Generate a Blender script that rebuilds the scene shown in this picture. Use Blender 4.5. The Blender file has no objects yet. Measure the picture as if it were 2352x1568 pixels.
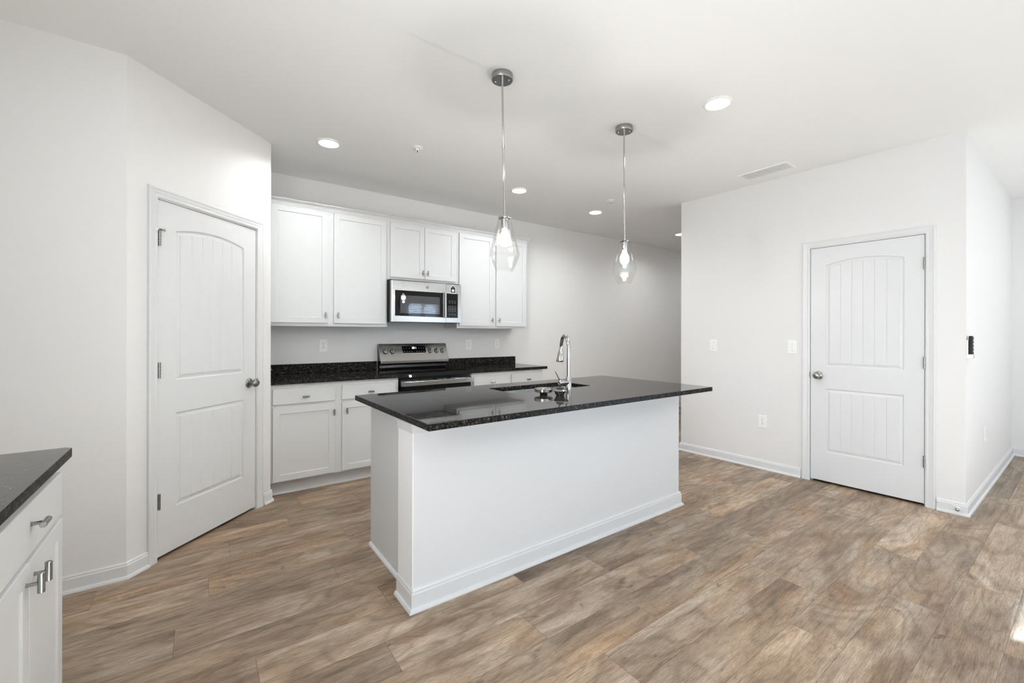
import bpy, bmesh, math, random
from mathutils import Matrix, Vector
random.seed(7)
PI = math.pi
S = bpy.context.scene
C = S.collection

# ------------------------------------------------------------------ camera
W_, H_ = 2352, 1568
F_, CX, CY, YAW, CAMH, ROLL = 991.29, 1189.23, 766.9, 36.4392, 1.2849, 0.119
cd = bpy.data.cameras.new('camera')
cam = bpy.data.objects.new('camera', cd)
C.objects.link(cam)
cd.sensor_width = 36
cd.lens = F_ / W_ * 36
cd.shift_x = -(CX - W_ / 2) / W_
cd.shift_y = (CY - H_ / 2) / W_
cd.clip_start = 0.02
cam.matrix_world = (Matrix.Translation((0, 0, CAMH)) @ Matrix.Rotation(-math.radians(YAW), 4, 'Z')
                    @ Matrix.Rotation(math.radians(90), 4, 'X') @ Matrix.Rotation(math.radians(ROLL), 4, 'Z'))
S.camera = cam

# ------------------------------------------------------------------ world, sun, window daylight, added fill, exposure
wd = bpy.data.worlds.new('sky')
S.world = wd
wd.use_nodes = True
bg = wd.node_tree.nodes['Background']
bg.inputs[0].default_value = (0.76, 0.89, 1.0, 1)
bg.inputs[1].default_value = 1.5

sd = bpy.data.lights.new('sun', 'SUN')
sd.energy = 100.0
sd.angle = math.radians(0.6)
sd.color = (0.64, 0.91, 1.26)
sun = bpy.data.objects.new('sun', sd)
C.objects.link(sun)
sun.location = (8, -8, 6)
sun.rotation_euler = Vector((-2.85, 3.225, -2.05)).to_track_quat('-Z', 'Y').to_euler()


def area(name, loc, target, sx, sy, power, color=(1, 1, 1), spread=PI):
    l = bpy.data.lights.new(name, 'AREA')
    l.shape = 'RECTANGLE'
    l.size, l.size_y, l.energy, l.color, l.spread = sx, sy, power, color, spread
    o = bpy.data.objects.new(name, l)
    C.objects.link(o)
    o.location = loc
    o.rotation_euler = (Vector(target) - Vector(loc)).to_track_quat('-Z', 'Z').to_euler()
    return o


DAY = (0.96, 0.985, 1.0)
area('added_window_fill', (1.9, -2.97, 1.35), (1.9, 0, 1.35), 3.2, 2.0, 3, DAY)  # fill lamp at the wide window added behind the camera
area('daylight_patio_door', (6.3, -3.12, 1.08), (6.3, 0, 1.08), 1.2, 1.95, 2, DAY)
area('daylight_window_blinds', (5.0, -3.16, 1.45), (5.0, 0, 1.45), 0.93, 1.4, 12, DAY)
area('side_wall_fill', (-0.95, 0.3, 1.55), (3, 0.3, 1.55), 1.7, 1.2, 30, DAY)  # added fill for the island's end panel; no window in this wall
area('far_wall_fill', (6.98, -1.4, 1.45), (0, -1.4, 1.45), 2.2, 1.6, 6, DAY)  # added to lift the pantry wall; the far wall has no opening

S.view_settings.view_transform = 'Standard'
S.view_settings.look = 'None'
S.view_settings.gamma = 1.0
S.view_settings.use_curve_mapping = False
S.view_settings.exposure = 0.18
S.cycles.max_bounces = 14
S.cycles.diffuse_bounces = 8
S.cycles.glossy_bounces = 5
S.cycles.transparent_max_bounces = 16
S.cycles.caustics_reflective = False
S.cycles.caustics_refractive = False
S.cycles.sample_clamp_indirect = 6.0
DOWNLIGHT_W = 7.2
BULB_W = 14.0


# ------------------------------------------------------------------ materials
def mat(name, col=(0.8, 0.8, 0.8), rough=0.5, metal=0.0, spec=0.5, emit=None, es=1.0, coat=0.0):
    m = bpy.data.materials.new(name)
    m.use_nodes = True
    b = m.node_tree.nodes['Principled BSDF']
    b.inputs['Base Color'].default_value = (*col, 1)
    b.inputs['Roughness'].default_value = rough
    b.inputs['Metallic'].default_value = metal
    b.inputs['Specular IOR Level'].default_value = spec
    b.inputs['Coat Weight'].default_value = coat
    b.inputs['Coat Roughness'].default_value = 0.03
    if emit:
        b.inputs['Emission Color'].default_value = (*emit, 1)
        b.inputs['Emission Strength'].default_value = es
    return m


def N(m, t, **kw):
    n = m.node_tree.nodes.new(t)
    for k, v in kw.items():
        setattr(n, k, v)
    return n


def L(m, a, b):
    m.node_tree.links.new(a, b)


def bump(m, scale, strength, dist=0.002, stretch=None):
    tc = N(m, 'ShaderNodeTexCoord')
    mp = N(m, 'ShaderNodeMapping')
    mp.inputs['Scale'].default_value = stretch or (1, 1, 1)
    nz = N(m, 'ShaderNodeTexNoise')
    nz.inputs['Scale'].default_value = scale
    nz.inputs['Detail'].default_value = 3
    bp = N(m, 'ShaderNodeBump')
    bp.inputs['Strength'].default_value = strength
    bp.inputs['Distance'].default_value = dist
    L(m, tc.outputs['Object'], mp.inputs['Vector'])
    L(m, mp.outputs[0], nz.inputs['Vector'])
    L(m, nz.outputs['Fac'], bp.inputs['Height'])
    L(m, bp.outputs[0], m.node_tree.nodes['Principled BSDF'].inputs['Normal'])
    return nz


M = {}
M['wall'] = mat('wall paint', (0.76, 0.745, 0.73), 0.6, spec=0.3)
bump(M['wall'], 260, 0.12, 0.001)
M['ceiling'] = mat('ceiling paint', (0.87, 0.868, 0.862), 0.7, spec=0.2)
bump(M['ceiling'], 200, 0.12, 0.001)
M['trim'] = mat('white trim enamel', (0.70, 0.70, 0.697), 0.36, spec=0.35)
bump(M['trim'], 30, 0.03, 0.001)
M['cab'] = mat('white cabinet enamel', (0.655, 0.655, 0.648), 0.36, spec=0.35)
bump(M['cab'], 40, 0.03, 0.001)
M['island_paint'] = mat('island paint', (0.72, 0.718, 0.715), 0.42, spec=0.4)
bump(M['island_paint'], 220, 0.10, 0.001)
M['end_white'] = mat('bright white enamel', (0.90, 0.90, 0.895), 0.4, spec=0.35)
bump(M['end_white'], 30, 0.03, 0.001)
M['nickel'] = mat('brushed nickel', (0.33, 0.32, 0.305), 0.24, 1.0)
bump(M['nickel'], 60, 0.05, 0.0005, (1, 1, 14))
M['chrome'] = mat('polished steel', (0.50, 0.49, 0.475), 0.11, 1.0)
bump(M['chrome'], 20, 0.02, 0.0005)
M['dark_metal'] = mat('aged nickel', (0.22, 0.20, 0.19), 0.3, 1.0)
bump(M['dark_metal'], 20, 0.03, 0.0005)
M['steel'] = mat('brushed stainless steel', (0.50, 0.49, 0.475), 0.20, 1.0)
M['steel'].node_tree.nodes['Principled BSDF'].inputs['Anisotropic'].default_value = 0.75
_tg = N(M['steel'], 'ShaderNodeTangent', direction_type='RADIAL', axis='Z')
L(M['steel'], _tg.outputs[0], M['steel'].node_tree.nodes['Principled BSDF'].inputs['Tangent'])
bump(M['steel'], 90, 0.10, 0.0004, (1, 1, 30))
M['sink'] = mat('sink steel', (0.52, 0.52, 0.51), 0.34, 1.0)
bump(M['sink'], 50, 0.05, 0.0005)
M['black_glass'] = mat('black glass', (0.004, 0.004, 0.005), 0.02, spec=0.26)
bump(M['black_glass'], 3, 0.002, 0.0002)
M['black'] = mat('black enamel', (0.006, 0.006, 0.006), 0.25, spec=0.3)
bump(M['black'], 30, 0.03, 0.0005)
M['smoke_glass'] = mat('smoked window glass', (0.030, 0.032, 0.036), 0.012, spec=1.0)
bump(M['smoke_glass'], 3, 0.001, 0.0002)
M['rubber'] = mat('black rubber', (0.015, 0.015, 0.02), 0.55)
bump(M['rubber'], 60, 0.1, 0.0005)
M['plastic'] = mat('white plastic', (0.86, 0.86, 0.84), 0.3)
bump(M['plastic'], 40, 0.02, 0.0005)
M['slot'] = mat('socket slot', (0.05, 0.05, 0.05), 0.6)
bump(M['slot'], 40, 0.02, 0.0005)
M['mark'] = mat('printed grey markings', (0.22, 0.22, 0.22), 0.5)
bump(M['mark'], 40, 0.02, 0.0005)
M['ring'] = mat('cooktop ring print', (0.03, 0.03, 0.03), 0.2)
bump(M['ring'], 40, 0.02, 0.0005)
M['lamp'] = mat('lamp diffuser', (1, 1, 1), 0.5, emit=(1, 0.985, 0.95), es=22)
M['bulb'] = mat('glowing bulb', (1, 1, 1), 0.5, emit=(1, 0.95, 0.86), es=14)
M['digits'] = mat('lit clock digits', (0.8, 0.85, 0.9), 0.5, emit=(0.85, 0.93, 1), es=1.6)
M['blind'] = mat('white blind slat', (0.82, 0.82, 0.82), 0.5)
bump(M['blind'], 20, 0.02, 0.0005)


def clear_glass(name, gloss, rim=0.9):
    m = bpy.data.materials.new(name)
    m.use_nodes = True
    nt = m.node_tree
    nt.nodes.remove(nt.nodes['Principled BSDF'])
    tr = N(m, 'ShaderNodeBsdfTransparent')
    tr.inputs[0].default_value = (0.985, 0.985, 0.98, 1)
    gl = N(m, 'ShaderNodeBsdfGlossy')
    gl.inputs['Roughness'].default_value = 0.03
    lw = N(m, 'ShaderNodeLayerWeight')
    lw.inputs['Blend'].default_value = 0.5
    pw = N(m, 'ShaderNodeMath', operation='POWER')
    pw.inputs[1].default_value = 4.0
    ma = N(m, 'ShaderNodeMath', operation='MULTIPLY_ADD')
    ma.inputs[1].default_value = rim
    ma.inputs[2].default_value = gloss
    L(m, lw.outputs['Facing'], pw.inputs[0])
    L(m, pw.outputs[0], ma.inputs[0])
    nz = N(m, 'ShaderNodeTexNoise')
    nz.inputs['Scale'].default_value = 9
    bp = N(m, 'ShaderNodeBump')
    bp.inputs['Strength'].default_value = 0.08
    L(m, nz.outputs['Fac'], bp.inputs['Height'])
    L(m, bp.outputs[0], gl.inputs['Normal'])
    mx = N(m, 'ShaderNodeMixShader')
    L(m, ma.outputs[0], mx.inputs[0])
    L(m, tr.outputs[0], mx.inputs[1])
    L(m, gl.outputs[0], mx.inputs[2])
    L(m, mx.outputs[0], nt.nodes['Material Output'].inputs['Surface'])
    return m


M['shade_glass'] = clear_glass('clear lamp glass', 0.02, 0.5)
M['pane'] = clear_glass('window pane', 0.04)


def granite():
    m = mat('black speckled granite', (0.02, 0.02, 0.02), 0.085, spec=0.55)
    b = m.node_tree.nodes['Principled BSDF']
    tc = N(m, 'ShaderNodeTexCoord')
    v = N(m, 'ShaderNodeTexVoronoi')
    v.inputs['Scale'].default_value = 260
    v.inputs['Randomness'].default_value = 1
    n1 = N(m, 'ShaderNodeTexNoise')
    n1.inputs['Scale'].default_value = 95
    n1.inputs['Detail'].default_value = 5
    n1.inputs['Roughness'].default_value = 0.7
    n2 = N(m, 'ShaderNodeTexNoise')
    n2.inputs['Scale'].default_value = 14
    n2.inputs['Detail'].default_value = 3
    mp = N(m, 'ShaderNodeMapping')
    mp.inputs['Scale'].default_value = (0.6, 2.4, 1.5)
    L(m, tc.outputs['Object'], v.inputs['Vector'])
    L(m, tc.outputs['Object'], n1.inputs['Vector'])
    L(m, tc.outputs['Object'], mp.inputs['Vector'])
    L(m, mp.outputs[0], n2.inputs['Vector'])
    r1 = N(m, 'ShaderNodeValToRGB')
    e = r1.color_ramp.elements
    e[0].position, e[0].color = 0.38, (0.006, 0.0055, 0.005, 1)
    e[1].position, e[1].color = 0.74, (0.42, 0.40, 0.38, 1)
    x = e.new(0.52)
    x.color = (0.024, 0.021, 0.019, 1)
    x = e.new(0.63)
    x.color = (0.085, 0.078, 0.072, 1)
    L(m, n1.outputs['Fac'], r1.inputs['Fac'])
    mx = N(m, 'ShaderNodeMix', data_type='RGBA')
    mx.blend_type = 'MULTIPLY'
    mx.inputs['Factor'].default_value = 0.45
    L(m, r1.outputs['Color'], mx.inputs[6])
    L(m, v.outputs['Color'], mx.inputs[7])
    L(m, mx.outputs[2], b.inputs['Base Color'])
    mr = N(m, 'ShaderNodeMapRange')
    mr.inputs['From Min'].default_value = 0.35
    mr.inputs['From Max'].default_value = 0.7
    mr.inputs['To Min'].default_value = 0.02
    mr.inputs['To Max'].default_value = 0.06
    L(m, n2.outputs['Fac'], mr.inputs['Value'])
    # steep faces get rougher and lose reflection, muting window and sun-patch glare
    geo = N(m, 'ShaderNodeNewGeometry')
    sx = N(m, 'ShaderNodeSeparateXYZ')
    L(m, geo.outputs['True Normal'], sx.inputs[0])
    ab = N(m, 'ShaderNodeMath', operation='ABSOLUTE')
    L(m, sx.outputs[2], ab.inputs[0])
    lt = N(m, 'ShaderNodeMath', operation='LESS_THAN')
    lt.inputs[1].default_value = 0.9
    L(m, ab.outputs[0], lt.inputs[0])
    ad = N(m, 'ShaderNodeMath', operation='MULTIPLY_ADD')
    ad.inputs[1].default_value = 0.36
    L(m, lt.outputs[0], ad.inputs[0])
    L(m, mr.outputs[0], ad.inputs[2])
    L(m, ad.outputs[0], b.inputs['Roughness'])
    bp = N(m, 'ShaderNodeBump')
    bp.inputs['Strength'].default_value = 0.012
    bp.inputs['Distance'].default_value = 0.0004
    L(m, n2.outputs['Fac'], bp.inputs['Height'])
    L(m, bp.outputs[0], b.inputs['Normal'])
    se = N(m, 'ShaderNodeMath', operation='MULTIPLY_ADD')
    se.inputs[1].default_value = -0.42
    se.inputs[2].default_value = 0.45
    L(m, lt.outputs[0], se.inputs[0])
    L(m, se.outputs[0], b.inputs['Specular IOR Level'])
    return m


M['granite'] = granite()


def floor_material():
    m = mat('printed vinyl planks', (0.3, 0.22, 0.16), 0.42, spec=0.4)
    b = m.node_tree.nodes['Principled BSDF']
    uv = N(m, 'ShaderNodeUVMap', uv_map='UVMap')
    uvn = N(m, 'ShaderNodeUVMap', uv_map='edge')
    sd = N(m, 'ShaderNodeAttribute', attribute_name='seed')
    sep = N(m, 'ShaderNodeSeparateColor')
    L(m, sd.outputs['Color'], sep.inputs[0])
    off = N(m, 'ShaderNodeVectorMath', operation='SCALE')
    off.inputs['Scale'].default_value = 37.0
    L(m, sd.outputs['Color'], off.inputs[0])
    add = N(m, 'ShaderNodeVectorMath', operation='ADD')
    L(m, uv.outputs[0], add.inputs[0])
    L(m, off.outputs[0], add.inputs[1])

    def noise(sx, sy, det=4, rough=0.55, dist=0.0):
        mp = N(m, 'ShaderNodeMapping')
        mp.inputs['Scale'].default_value = (sx, sy, 1)
        nz = N(m, 'ShaderNodeTexNoise')
        nz.inputs['Scale'].default_value = 1.0
        nz.inputs['Detail'].default_value = det
        nz.inputs['Roughness'].default_value = rough
        nz.inputs['Distortion'].default_value = dist
        L(m, add.outputs[0], mp.inputs['Vector'])
        L(m, mp.outputs[0], nz.inputs['Vector'])
        return nz.outputs['Fac']

    def mth(op, a, bb=None, cc=None):
        n = N(m, 'ShaderNodeMath', operation=op)
        for i, q in enumerate((a, bb, cc)):
            if q is None:
                continue
            if isinstance(q, (int, float)):
                n.inputs[i].default_value = q
            else:
                L(m, q, n.inputs[i])
        return n.outputs[0]

    def ramp(fac, stops):
        r = N(m, 'ShaderNodeValToRGB')
        e = r.color_ramp.elements
        while len(e) < len(stops):
            e.new(0.5)
        for k, (p, c) in enumerate(stops):
            e[k].position = p
            e[k].color = (*c, 1)
        L(m, fac, r.inputs[0])
        return r.outputs[0]

    def mix(kind, f, a, bb):
        n = N(m, 'ShaderNodeMix', data_type='RGBA')
        n.blend_type = kind
        if isinstance(f, (int, float)):
            n.inputs['Factor'].default_value = f
        else:
            L(m, f, n.inputs['Factor'])
        for i, q in ((6, a), (7, bb)):
            if isinstance(q, tuple):
                n.inputs[i].default_value = (*q, 1)
            else:
                L(m, q, n.inputs[i])
        return n.outputs[2]

    blot = noise(2.4, 9.0, 4, 0.62, 0.5)          # soft cloudy patches along a plank
    warm = noise(1.8, 4.0, 2, 0.5, 0.3)
    streak = noise(1.4, 52, 5, 0.62, 0.15)         # long grain
    fine = noise(9, 250, 4, 0.72, 0.25)            # pores
    rings = noise(1.1, 4.2, 2, 0.45, 0.5)
    hair = noise(30, 560, 2, 0.6, 0.1)            # hairline grain
    knot = noise(3.5, 9.0, 3, 0.7, 1.6)
    saw = noise(110, 26, 2, 0.6)                   # short cross marks
    base = ramp(blot, [(0.25, (0.138, 0.092, 0.059)), (0.43, (0.242, 0.171, 0.114)),
                       (0.57, (0.318, 0.240, 0.174)), (0.80, (0.450, 0.370, 0.295))])
    wcol = ramp(warm, [(0.30, (0.97, 0.99, 1.02)), (0.50, (1.0, 1.0, 0.98)), (0.72, (1.12, 0.97, 0.80))])
    c = mix('MULTIPLY', 0.85, base, wcol)
    st = ramp(streak, [(0.34, (0.56, 0.53, 0.50)), (0.47, (0.98, 0.98, 0.98)), (0.68, (1.22, 1.22, 1.22))])
    c = mix('MULTIPLY', 0.42, c, st)
    rs = mth('SINE', mth('MULTIPLY', rings, 70.0))
    rr = ramp(mth('MULTIPLY_ADD', rs, 0.5, 0.5), [(0.0, (0.74, 0.71, 0.68)), (0.30, (1, 1, 1)), (1.0, (1.10, 1.10, 1.10))])
    c = mix('MULTIPLY', 0.70, c, rr)
    fi = ramp(fine, [(0.34, (0.46, 0.42, 0.39)), (0.46, (1, 1, 1)), (0.68, (1.10, 1.10, 1.10))])
    c = mix('MULTIPLY', 0.75, c, fi)
    ha = ramp(hair, [(0.35, (0.66, 0.63, 0.60)), (0.52, (1, 1, 1)), (0.68, (1.2, 1.2, 1.2))])
    c = mix('MULTIPLY', 0.8, c, ha)
    kn = ramp(knot, [(0.27, (0.45, 0.40, 0.37)), (0.36, (1, 1, 1)), (1.0, (1, 1, 1))])
    c = mix('MULTIPLY', 0.9, c, kn)
    sw = mth('MULTIPLY', ramp(saw, [(0.58, (0, 0, 0)), (0.68, (1, 1, 1))]), ramp(warm, [(0.58, (0, 0, 0)), (0.68, (0.3, 0.3, 0.3))]))
    c = mix('MIX', sw, c, (0.52, 0.43, 0.34))
    # plank to plank tone
    tone = mth('MULTIPLY_ADD', sep.outputs[0], 0.46, 0.80)
    cb = N(m, 'ShaderNodeCombineColor')
    for i in range(3):
        L(m, tone, cb.inputs[i])
    c = mix('MULTIPLY', 1.0, c, cb.outputs[0])
    # seams
    se = N(m, 'ShaderNodeSeparateXYZ')
    L(m, uvn.outputs[0], se.inputs[0])
    seam = mth('MINIMUM', se.outputs[0], se.outputs[1])
    sf = mth('LESS_THAN', seam, 0.0013)
    c = mix('MULTIPLY', mth('MULTIPLY', sf, 0.6), c, (0.35, 0.3, 0.27))
    L(m, c, b.inputs['Base Color'])
    L(m, ramp(streak, [(0.3, (0.46, 0.46, 0.46)), (0.7, (0.36, 0.36, 0.36))]), b.inputs['Roughness'])
    bp = N(m, 'ShaderNodeBump')
    bp.inputs['Strength'].default_value = 0.12
    bp.inputs['Distance'].default_value = 0.001
    L(m, fine, bp.inputs['Height'])
    L(m, bp.outputs[0], b.inputs['Normal'])
    return m


M['floor'] = floor_material()


# ------------------------------------------------------------------ mesh builder
class MB:
    def __init__(s):
        s.bm = bmesh.new()
        s.T = Matrix.Identity(4)

    def v(s, p):
        return s.bm.verts.new(s.T @ Vector(p))

    def f(s, vs):
        try:
            return s.bm.faces.new(vs)
        except ValueError:
            return None

    def box(s, x0, x1, y0, y1, z0, z1):
        q = [s.v(p) for p in ((x0, y0, z0), (x1, y0, z0), (x1, y1, z0), (x0, y1, z0),
                              (x0, y0, z1), (x1, y0, z1), (x1, y1, z1), (x0, y1, z1))]
        for i in ((0, 3, 2, 1), (4, 5, 6, 7), (0, 1, 5, 4), (1, 2, 6, 5), (2, 3, 7, 6), (3, 0, 4, 7)):
            s.f([q[k] for k in i])
        return s

    def prism(s, pts, a, b, axis='x'):
        """polygon pts extruded from a to b along axis; pts are (y,z) / (x,z) / (x,y)"""
        def P(p, t):
            return {'x': (t, p[0], p[1]), 'y': (p[0], t, p[1]), 'z': (p[0], p[1], t)}[axis]
        A = [s.v(P(p, a)) for p in pts]
        B = [s.v(P(p, b)) for p in pts]
        s.f(A[::-1]); s.f(B)
        n = len(pts)
        for i in range(n):
            s.f([A[i], A[(i + 1) % n], B[(i + 1) % n], B[i]])
        return s

    def ring(s, c, ax, r, n, ph=0.0):
        ax = Vector(ax).normalized()
        u = ax.orthogonal().normalized()
        if abs(ax.z) > 0.99:
            u = Vector((1, 0, 0))
        w = ax.cross(u)
        return [s.v(Vector(c) + r * (math.cos(2 * PI * i / n + ph) * u + math.sin(2 * PI * i / n + ph) * w)) for i in range(n)]

    def lathe(s, prof, c=(0, 0, 0), ax=(0, 0, 1), n=32, ph=0.0, caps=True):
        """prof: (radius, distance along axis)"""
        a = Vector(ax).normalized()
        rings = []
        for r, h in prof:
            p = Vector(c) + a * h
            rings.append([s.v(p)] if r < 1e-6 else s.ring(p, a, r, n, ph))
        for A, B in zip(rings, rings[1:]):
            for i in range(n):
                j = (i + 1) % n
                if len(A) == 1 and len(B) == 1:
                    break
                if len(A) == 1:
                    s.f([A[0], B[i], B[j]])
                elif len(B) == 1:
                    s.f([A[i], A[j], B[0]])
                else:
                    s.f([A[i], A[j], B[j], B[i]])
        if caps:
            if len(rings[0]) > 1:
                s.f(rings[0][::-1])
            if len(rings[-1]) > 1:
                s.f(rings[-1])
        return s

    def cyl(s, p0, p1, r0, r1=None, n=24):
        d = Vector(p1) - Vector(p0)
        return s.lathe([(r0, 0), (r0 if r1 is None else r1, d.length)], p0, d, n)

    def tube(s, pts, r, n=16):
        pts = [Vector(p) for p in pts]
        rs = r if isinstance(r, (list, tuple)) else [r] * len(pts)
        prev = None
        u = None
        for i, p in enumerate(pts):
            t = (pts[min(i + 1, len(pts) - 1)] - pts[max(i - 1, 0)]).normalized()
            u = t.orthogonal().normalized() if u is None else (u - t * u.dot(t)).normalized()
            w = t.cross(u)
            R = [s.v(p + rs[i] * (math.cos(2 * PI * k / n) * u + math.sin(2 * PI * k / n) * w)) for k in range(n)]
            if prev:
                for k in range(n):
                    s.f([prev[k], prev[(k + 1) % n], R[(k + 1) % n], R[k]])
            else:
                s.f(R[::-1])
            prev = R
        s.f(prev)
        return s

    def sweep(s, path, prof, closed_ends=True, up=False):
        """path: list of (x,y); prof: closed polygon of (out,z); out is to the right of travel. mitred."""
        n = len(path)
        loops = []
        for i, p in enumerate(path):
            p = Vector(p)
            d0 = (p - Vector(path[i - 1])).normalized() if i > 0 else None
            d1 = (Vector(path[i + 1]) - p).normalized() if i < n - 1 else None
            n0 = Vector((d0.y, -d0.x)) if d0 else None
            n1 = Vector((d1.y, -d1.x)) if d1 else None
            if n0 is None:
                m = n1
            elif n1 is None:
                m = n0
            else:
                m = (n0 + n1).normalized()
                m = m / max(0.2, m.dot(n0))
            loops.append([s.v((p.x + m.x * o, p.y + m.y * o, z)) if not up else s.v((p.x + m.x * o, -z, p.y + m.y * o)) for o, z in prof])
        k = len(prof)
        for A, B in zip(loops, loops[1:]):
            for i in range(k):
                s.f([A[i], A[(i + 1) % k], B[(i + 1) % k], B[i]])
        s.f(loops[0][::-1]); s.f(loops[-1])
        return s

    def plate(s, outer, holes, a, b, axis='z'):
        """flat plate with holes; outlines in 2D, thickness a..b on axis"""
        def P(p, t):
            return {'z': (p[0], p[1], t), 'y': (p[0], t, p[1])}[axis]
        layers = []
        for t in (a, b):
            es = []
            lo = []
            for ol in [outer] + holes:
                vs = [s.v(P(p, t)) for p in ol]
                lo.append(vs)
                es += [s.bm.edges.new((vs[i], vs[(i + 1) % len(vs)])) for i in range(len(vs))]
            bmesh.ops.triangle_fill(s.bm, use_beauty=True, use_dissolve=False, edges=es)
            layers.append(lo)
        for A, B in zip(*layers):
            for i in range(len(A)):
                j = (i + 1) % len(A)
                s.f([A[i], A[j], B[j], B[i]])
        return s

    def build(s, name, m, parent=None, bevel=0, smooth=False, seg=2, auto=None):
        bmesh.ops.recalc_face_normals(s.bm, faces=s.bm.faces)
        me = bpy.data.meshes.new(name)
        s.bm.to_mesh(me)
        s.bm.free()
        o = bpy.data.objects.new(name, me)
        C.objects.link(o)
        me.materials.append(M[m] if isinstance(m, str) else m)
        if smooth:
            for p in me.polygons:
                p.use_smooth = True
            if auto:
                me.set_sharp_from_angle(angle=math.radians(auto))
        if bevel:
            bv = o.modifiers.new('bevel', 'BEVEL')
            bv.width = bevel
            bv.segments = seg
            bv.limit_method = 'ANGLE'
            bv.angle_limit = math.radians(35)
            bv.harden_normals = False
        if parent:
            o.parent = parent
        return o


def thing(name, label, cat, loc=(0, 0, 0), rz=0.0, group=None, rx=0.0, kind=None):
    o = bpy.data.objects.new(name, None)
    o.empty_display_size = 0.05
    C.objects.link(o)
    o.location = loc
    o.rotation_euler = (rx, 0, rz)
    return tag(o, label, cat, group, kind)


def tag(o, label, cat, group=None, kind=None):
    o['label'] = label
    o['category'] = cat
    if group:
        o['group'] = group
    if kind:
        o['kind'] = kind
    return o


def struct(o, label, cat):
    return tag(o, label, cat, None, 'structure')


# ------------------------------------------------------------------ dimensions
HC = 2.743
YB = 4.458
A_ = (-0.306, 3.0415)      # pantry wall start
B_ = (0.4421, 3.7896)      # pantry wall end
PL = math.hypot(B_[0] - A_[0], B_[1] - A_[1])
FR = (4.3152, 2.7838)      # door wall, far corner
NR = (4.3847, 0.5749)      # door wall, near corner
RL = math.hypot(FR[0] - NR[0], FR[1] - NR[1])
RA = math.atan2(NR[1] - FR[1], NR[0] - FR[0])
XF = 7.012
TH = 0.11

# ------------------------------------------------------------------ floor: sheet of printed planks
ys = [-3.2 + 0.1967 * i for i in range(17)]
ys = [y for y in ys if y < -0.1] + [-0.155, 0.04, 0.234, 0.43, 0.628, 0.825, 1.013, 1.19, 1.387, 1.583, 1.777, 1.99,
      2.19, 2.388, 2.59, 2.79, 2.985, 3.188, 3.374, 3.58, 3.775, 3.97, 4.17, 4.37, 4.57]
ys = sorted(set(ys))
ph = {0.04: 2.62, 0.234: 3.21, 0.43: 2.76, 0.628: 3.29, 0.825: 2.47, 1.013: 2.484, 1.19: 1.67, 1.387: 1.186, 1.583: 1.795,
      1.777: 1.352, 1.99: 0.733, 2.19: -0.082, 2.388: 0.596, 2.59: 0.041, 2.79: 0.76, 2.985: 0.148, 3.188: 0.493,
      3.374: 1.0, 3.58: 0.62}
bm = bmesh.new()
uvl = bm.loops.layers.uv.new('UVMap')
uve = bm.loops.layers.uv.new('edge')
LEN = 1.17
faces = []
for y0, y1 in zip(ys, ys[1:]):
    p = ph.get(y0, random.random() * LEN)
    x = p - LEN * math.ceil((p + 1.3) / LEN)
    while x < 9.3:
        # a plank is meshed as a 3 x 3 block so that the distance to its seams can be stored
        e = 0.012
        xs, yy = [x, x + e, x + LEN - e, x + LEN], [y0, y0 + e, y1 - e, y1]
        seed = (random.random(), random.random(), random.random())
        g = [[bm.verts.new((a, b, 0)) for b in yy] for a in xs]
        for i in range(3):
            for j in range(3):
                f = bm.faces.new((g[i][j], g[i + 1][j], g[i + 1][j + 1], g[i][j + 1]))
                for lp in f.loops:
                    co = lp.vert.co
                    lp[uvl].uv = (co.x - x, co.y - y0)
                    lp[uve].uv = (min(co.x - x, x + LEN - co.x, e), min(co.y - y0, y1 - co.y, e))
                faces.append(seed)
        x += LEN
me = bpy.data.meshes.new('floor')
bm.to_mesh(me)
bm.free()
at = me.attributes.new('seed', 'FLOAT_COLOR', 'FACE')
for i, sdv in enumerate(faces):
    at.data[i].color = (*sdv, 1)
me.materials.append(M['floor'])
fl = bpy.data.objects.new('floor', me)
C.objects.link(fl)
struct(fl, 'brown and grey wood look plank floor across the whole room', 'floor')

# ------------------------------------------------------------------ ceiling and walls
o = MB().box(-1.2, 9.4, -3.3, 4.7, HC, HC + 0.1).build('ceiling', 'ceiling')
struct(o, 'flat white ceiling over the kitchen', 'ceiling')
o = MB().box(-1.09, 9.3, YB, YB + TH, 0, HC).build('wall_back', 'wall')
struct(o, 'greige back wall behind the white cabinets and stove', 'wall')
o = MB().box(-0.979, A_[0], A_[1], A_[1] + TH, 0, HC).build('wall_left', 'wall')
struct(o, 'greige wall stub left of the pantry door, above the foreground counter', 'wall')
o = MB().box(-1.09, -0.98, -3.1, YB - 0.001, 0, HC).build('wall_side', 'wall')
struct(o, 'side wall behind the foreground cabinet', 'wall')
# pantry wall: local x runs along it, local -y faces the room
wp = MB().plate([(0, 0), (0.150, 0), (0.150, 2.056), (0.921, 2.056), (0.921, 0), (PL, 0), (PL, HC), (0, HC)],
                [], 0, TH, 'y').build('wall_pantry', 'wall')
wp.location = (*A_, 0)
wp.rotation_euler.z = PI / 4
struct(wp, 'angled greige wall holding the pantry door', 'wall')
o = MB().box(B_[0] - TH, B_[0], B_[1] + 0.001, YB, 0, HC).build('wall_alcove', 'wall')
struct(o, 'short wall turning back beside the left cabinets', 'wall')
wr = MB().plate([(0, 0), (1.233, 0), (1.233, 2.056), (2.010, 2.056), (2.010, 0), (RL, 0), (RL, HC), (0, HC)],
                [], 0, TH, 'y').build('wall_right', 'wall')
wr.location = (*FR, 0)
wr.rotation_euler.z = RA
struct(wr, 'greige wall holding the right hand door', 'wall')
o = MB().box(NR[0] + 0.001, XF, NR[1], NR[1] + TH, 0, HC).build('wall_living', 'wall')
struct(o, 'wall running back from the corner right of the door', 'wall')
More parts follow.
